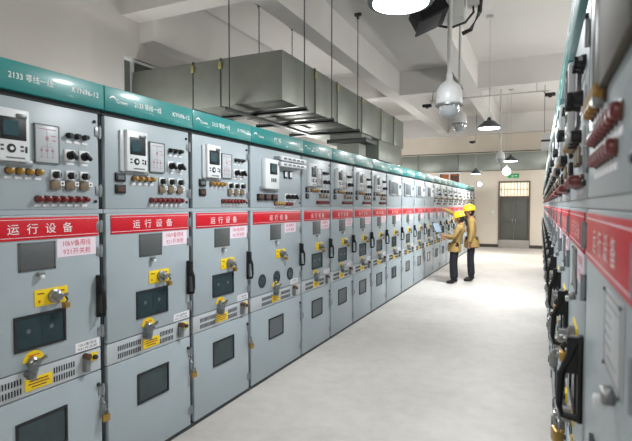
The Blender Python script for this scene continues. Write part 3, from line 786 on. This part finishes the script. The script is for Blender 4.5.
def person(loc, rz, height, label, armL, armR, headpitch, headyaw, group, longhair=False, slim=1.0, lean=0.0):
    """local frame: faces -y, +x is the person's left; arms: shoulder>elbow>wrist points and hand spec"""
    t = thing('person', loc, label, 'person', group, rz)
    k = height/1.70
    V = lambda x, y, z: (x*k, (y + lean*max(0, min(1, (z-.85)/.6)))*k, z*k)
    g = slim
    legs = {-1: [(-.085,.0,.90), (-.095,-.02,.50), (-.095,.015,.09)], 1: [(.085,.0,.90), (.10,-.03,.50), (.105,-.01,.09)]}
    tor = [((0,0,.93), (.135*g,.095)), ((0,.01,1.06), (.125*g,.09)), ((0,.015,1.22), (.145*g,.10)), ((0,.02,1.36), (.135*g,.085)), ((0,.02,1.43), (.06,.06)), ((0,.005,1.50), (.048,.05))]
    def build(fat, key, torso, legsel, arms, legend=3):
        nodes = []; edges = []
        for i, (p, r) in enumerate(tor):
            if torso[0] <= i <= torso[1]:
                nodes.append((V(*p), ((r[0]+fat)*k, (r[1]+fat)*k)))
                if len(nodes) > 1: edges.append((len(nodes)-2, len(nodes)-1))
        if legsel:
            for s_ in (-1, 1):
                prev = 0
                for q, rr in zip(legs[s_][:legend], (.082, .058, .042)):
                    nodes.append((V(*q), (rr+fat)*k)); edges.append((prev, len(nodes)-1)); prev = len(nodes)-1
        if arms:
            top = 3 - torso[0]
            for s_, arm in ((1, armL), (-1, armR)):
                pts = [(s_*.165*g, .02, 1.375)] + list(arm['pts'])
                prev = top
                for q, rr in zip(pts, (.056, .044, .034)):
                    nodes.append((V(*q), (rr+fat)*k)); edges.append((prev, len(nodes)-1)); prev = len(nodes)-1
        return skin_mesh(nodes, edges, key, 2)
    body = build(0, 'skin', (0, 5), True, True)
    for s_, arm in ((1, armL), (-1, armR)):
        join_into(body, hand(V(*arm['pts'][1]), arm['dir'], arm['palm'], arm['side'], arm['curl'], k))
    bo = link('body', body, t)
    # head joined to the body surface
    hc = Vector(V(0, -.02, 1.585))
    bk = k; k = k*1.13
    hm = head_mesh((0,0,0), k, headpitch)
    Rz = Matrix.Rotation(headyaw, 3, 'Z')
    hm.v = [tuple(Rz @ Vector(p) + hc) for p in hm.v]
    tmp = hm.mesh('head')
    keys = hm.mats
    bm = bmesh.new(); bm.from_mesh(body); n0 = len(bm.faces); bm.from_mesh(tmp); bm.faces.ensure_lookup_table()
    for kk in keys[1:]: body.materials.append(M[kk])
    for f in bm.faces: f.smooth = True
    bm.to_mesh(body); bm.free()
    k, hk = bk, k
    # clothes
    jk = link('jacket', build(.018, 'jacket', (0, 4), False, True), t)
    b = MB(); b.lathe([(.075*k, 0), (.082*k, .02*k), (.072*k, .06*k), (.064*k, .06*k), (.07*k, .01*k)], 'jacket', V(0, .012, 1.41), 'z', 18, (1, 1)); b.build('collar', jk)
    b = MB(); b.lathe([(.168*g*k, 0), (.178*g*k, .01*k), (.172*g*k, .12*k), (.158*g*k, .22*k)], 'jacket', V(0, .0, .78), 'z', 24, (1, .80)); b.build('hem', jk)
    tr_nodes = [(V(0,0,.93), (.11*g*k, .11*g*k))]; tr_edges = []
    for s_ in (-1, 1):
        prev = 0
        for q, rr in zip(legs[s_] , (.098, .078, .070)):
            tr_nodes.append((V(*q), rr*k)); tr_edges.append((prev, len(tr_nodes)-1)); prev = len(tr_nodes)-1
    link('trousers', skin_mesh(tr_nodes, tr_edges, 'trouser', 2), t)
    for s_ in (-1, 1):
        q = legs[s_][2]
        me = skin_mesh([(V(q[0], q[1]+.01, .12), .052*k), (V(q[0], q[1]+.015, .05), (.05*k, .05*k)), (V(q[0], q[1]-.09, .042), (.046*k, .042*k)), (V(q[0]+s_*.012, q[1]-.165, .034), (.04*k, .034*k))], [(0,1), (1,2), (2,3)], 'boot', 2)
        for v in me.vertices: v.co.z = max(v.co.z, .001)
        link('boot', me, t)
    # hair and helmet follow the head
    k = hk
    Rx = Matrix.Rotation(headpitch, 3, 'X')
    def place(mb): mb.v = [tuple(Rz @ (Rx @ Vector(p)) + hc) for p in mb.v]; return mb
    hr = MB()
    e = ellipsoid((0, .012*k, .012*k), (.081*k, .094*k, .11*k), 'hair', 20, 12)
    vs = [(x, max(y, -.02*k) if z < .05*k else y, z) for x, y, z in e.v]; hr.raw(vs, e.f, 'hair')
    if longhair: hr.tube([(0, .09*k, .01*k), (0, .125*k, -.04*k), (0, .12*k, -.12*k), (0, .10*k, -.20*k)], [.022*k, .03*k, .028*k, .012*k], 'hair', 10)
    place(hr).build('hair', t)
    hl = MB()
    e = ellipsoid((0, .004*k, .030*k), (.098*k, .118*k, .118*k), 'helmet', 28, 14, -.02); hl.raw(e.v, e.f, 'helmet')
    hl.lathe([(.100*k, .022*k), (.112*k, .024*k), (.112*k, .032*k), (.100*k, .036*k)], 'helmet', (0, .004*k, 0), 'z', 28, (1, 1.15))
    hl.box(-.085*k, .085*k, -.175*k, -.10*k, .020*k, .030*k, 'helmet', .004)
    hl.tube([(0, -.112*k, .055*k), (0, -.085*k, .118*k), (0, 0, .15*k), (0, .085*k, .122*k), (0, .118*k, .06*k)], .014*k, 'helmet', 8)
    ho = place(hl).build('helmet', t); ho['label'] = 'yellow safety helmet'
    hb = MB(); hb.tube([(.082*k, -.01*k, .03*k), (.068*k, -.035*k, -.06*k), (0, -.06*k, -.122*k), (-.068*k, -.035*k, -.06*k), (-.082*k, -.01*k, .03*k)], .004*k, 'ink', 6)
    place(hb).build('chin_strap', ho)
    return t
# taller worker pointing at the instrument panel: faces -x and a little away
person((-1.31, 10.74, 0), -PI/2+.10, 1.585, 'taller person in tan jacket and yellow helmet pointing an arm at the left cabinets',
       dict(pts=[(.245,.02,1.12), (.25,-.05,.88)], dir=(0,-.15,-1), palm=(-1,0,0), side=1, curl=.25),
       dict(pts=[(-.18,-.30,1.50), (-.12,-.60,1.65)], dir=(.05,-1,.25), palm=(0,0,-1), side=-1, curl=.5),
       .12, .15, 'people at the left row', False, 1.2, -.04)
wk = person((-1.59, 10.25, 0), -PI/2-.05, 1.44, 'shorter person in tan jacket and yellow helmet holding a tablet before the left cabinets',
       dict(pts=[(.235,-.02,1.13), (.13,-.27,1.16)], dir=(-.25,-1,.25), palm=(-.6,0,.6), side=1, curl=.45),
       dict(pts=[(-.225,-.04,1.12), (-.10,-.27,1.10)], dir=(.3,-1,.2), palm=(.5,0,.7), side=-1, curl=.45),
       .30, -.1, 'people at the left row', True, 1.1, .13)
tbm = thing('tablet', (-1.93, 10.16, 1.15), 'grey tablet held up by the shorter person', 'tablet', None, 0)
nz = Vector((.62, -.55, .55)).normalized(); ax = Vector((0,0,1)).cross(nz).normalized(); ay = nz.cross(ax)
rr = Matrix((ax, ay, nz)).transposed()
def slab(x, y, z0, z1, key, name):
    mb = MB(); mb.box(-x, x, -y, y, z0, z1, key, .002)
    mb.v = [tuple(rr @ Vector(p)) for p in mb.v]; return mb.build(name, tbm)
slab(.085, .12, -.006, .006, 'black', 'tablet_case'); slab(.075, .11, .005, .008, 'tablet', 'screen')

# ------------------------------------------------------------------ camera
f = 484.0; yaw = math.atan(224/484.2); pit = math.atan(15.5/484)
fw = Vector((-math.sin(yaw)*math.cos(pit), math.cos(yaw)*math.cos(pit), -math.sin(pit)))
rt = Vector((math.cos(yaw), math.sin(yaw), 0)); up = rt.cross(fw)
cam = bpy.data.cameras.new('camera'); co = bpy.data.objects.new('camera', cam); COL.objects.link(co)
co.matrix_world = Matrix(((rt.x, up.x, -fw.x, 0), (rt.y, up.y, -fw.y, 0), (rt.z, up.z, -fw.z, 1.62), (0,0,0,1)))
cam.sensor_width = 36; cam.lens = f/632*36; cam.clip_start = .02; cam.clip_end = 100
cam.dof.use_dof = True; cam.dof.focus_distance = 4.2; cam.dof.aperture_fstop = 4.0
SC.camera = co
w = bpy.data.worlds.new('world'); SC.world = w; w.use_nodes = True
w.node_tree.nodes['Background'].inputs[0].default_value = (.8, .85, .9, 1); w.node_tree.nodes['Background'].inputs[1].default_value = .3
vs = SC.view_settings
vs.view_transform = 'Standard'; vs.look = 'None'; vs.gamma = 1; vs.use_curve_mapping = False; vs.exposure = -0.22
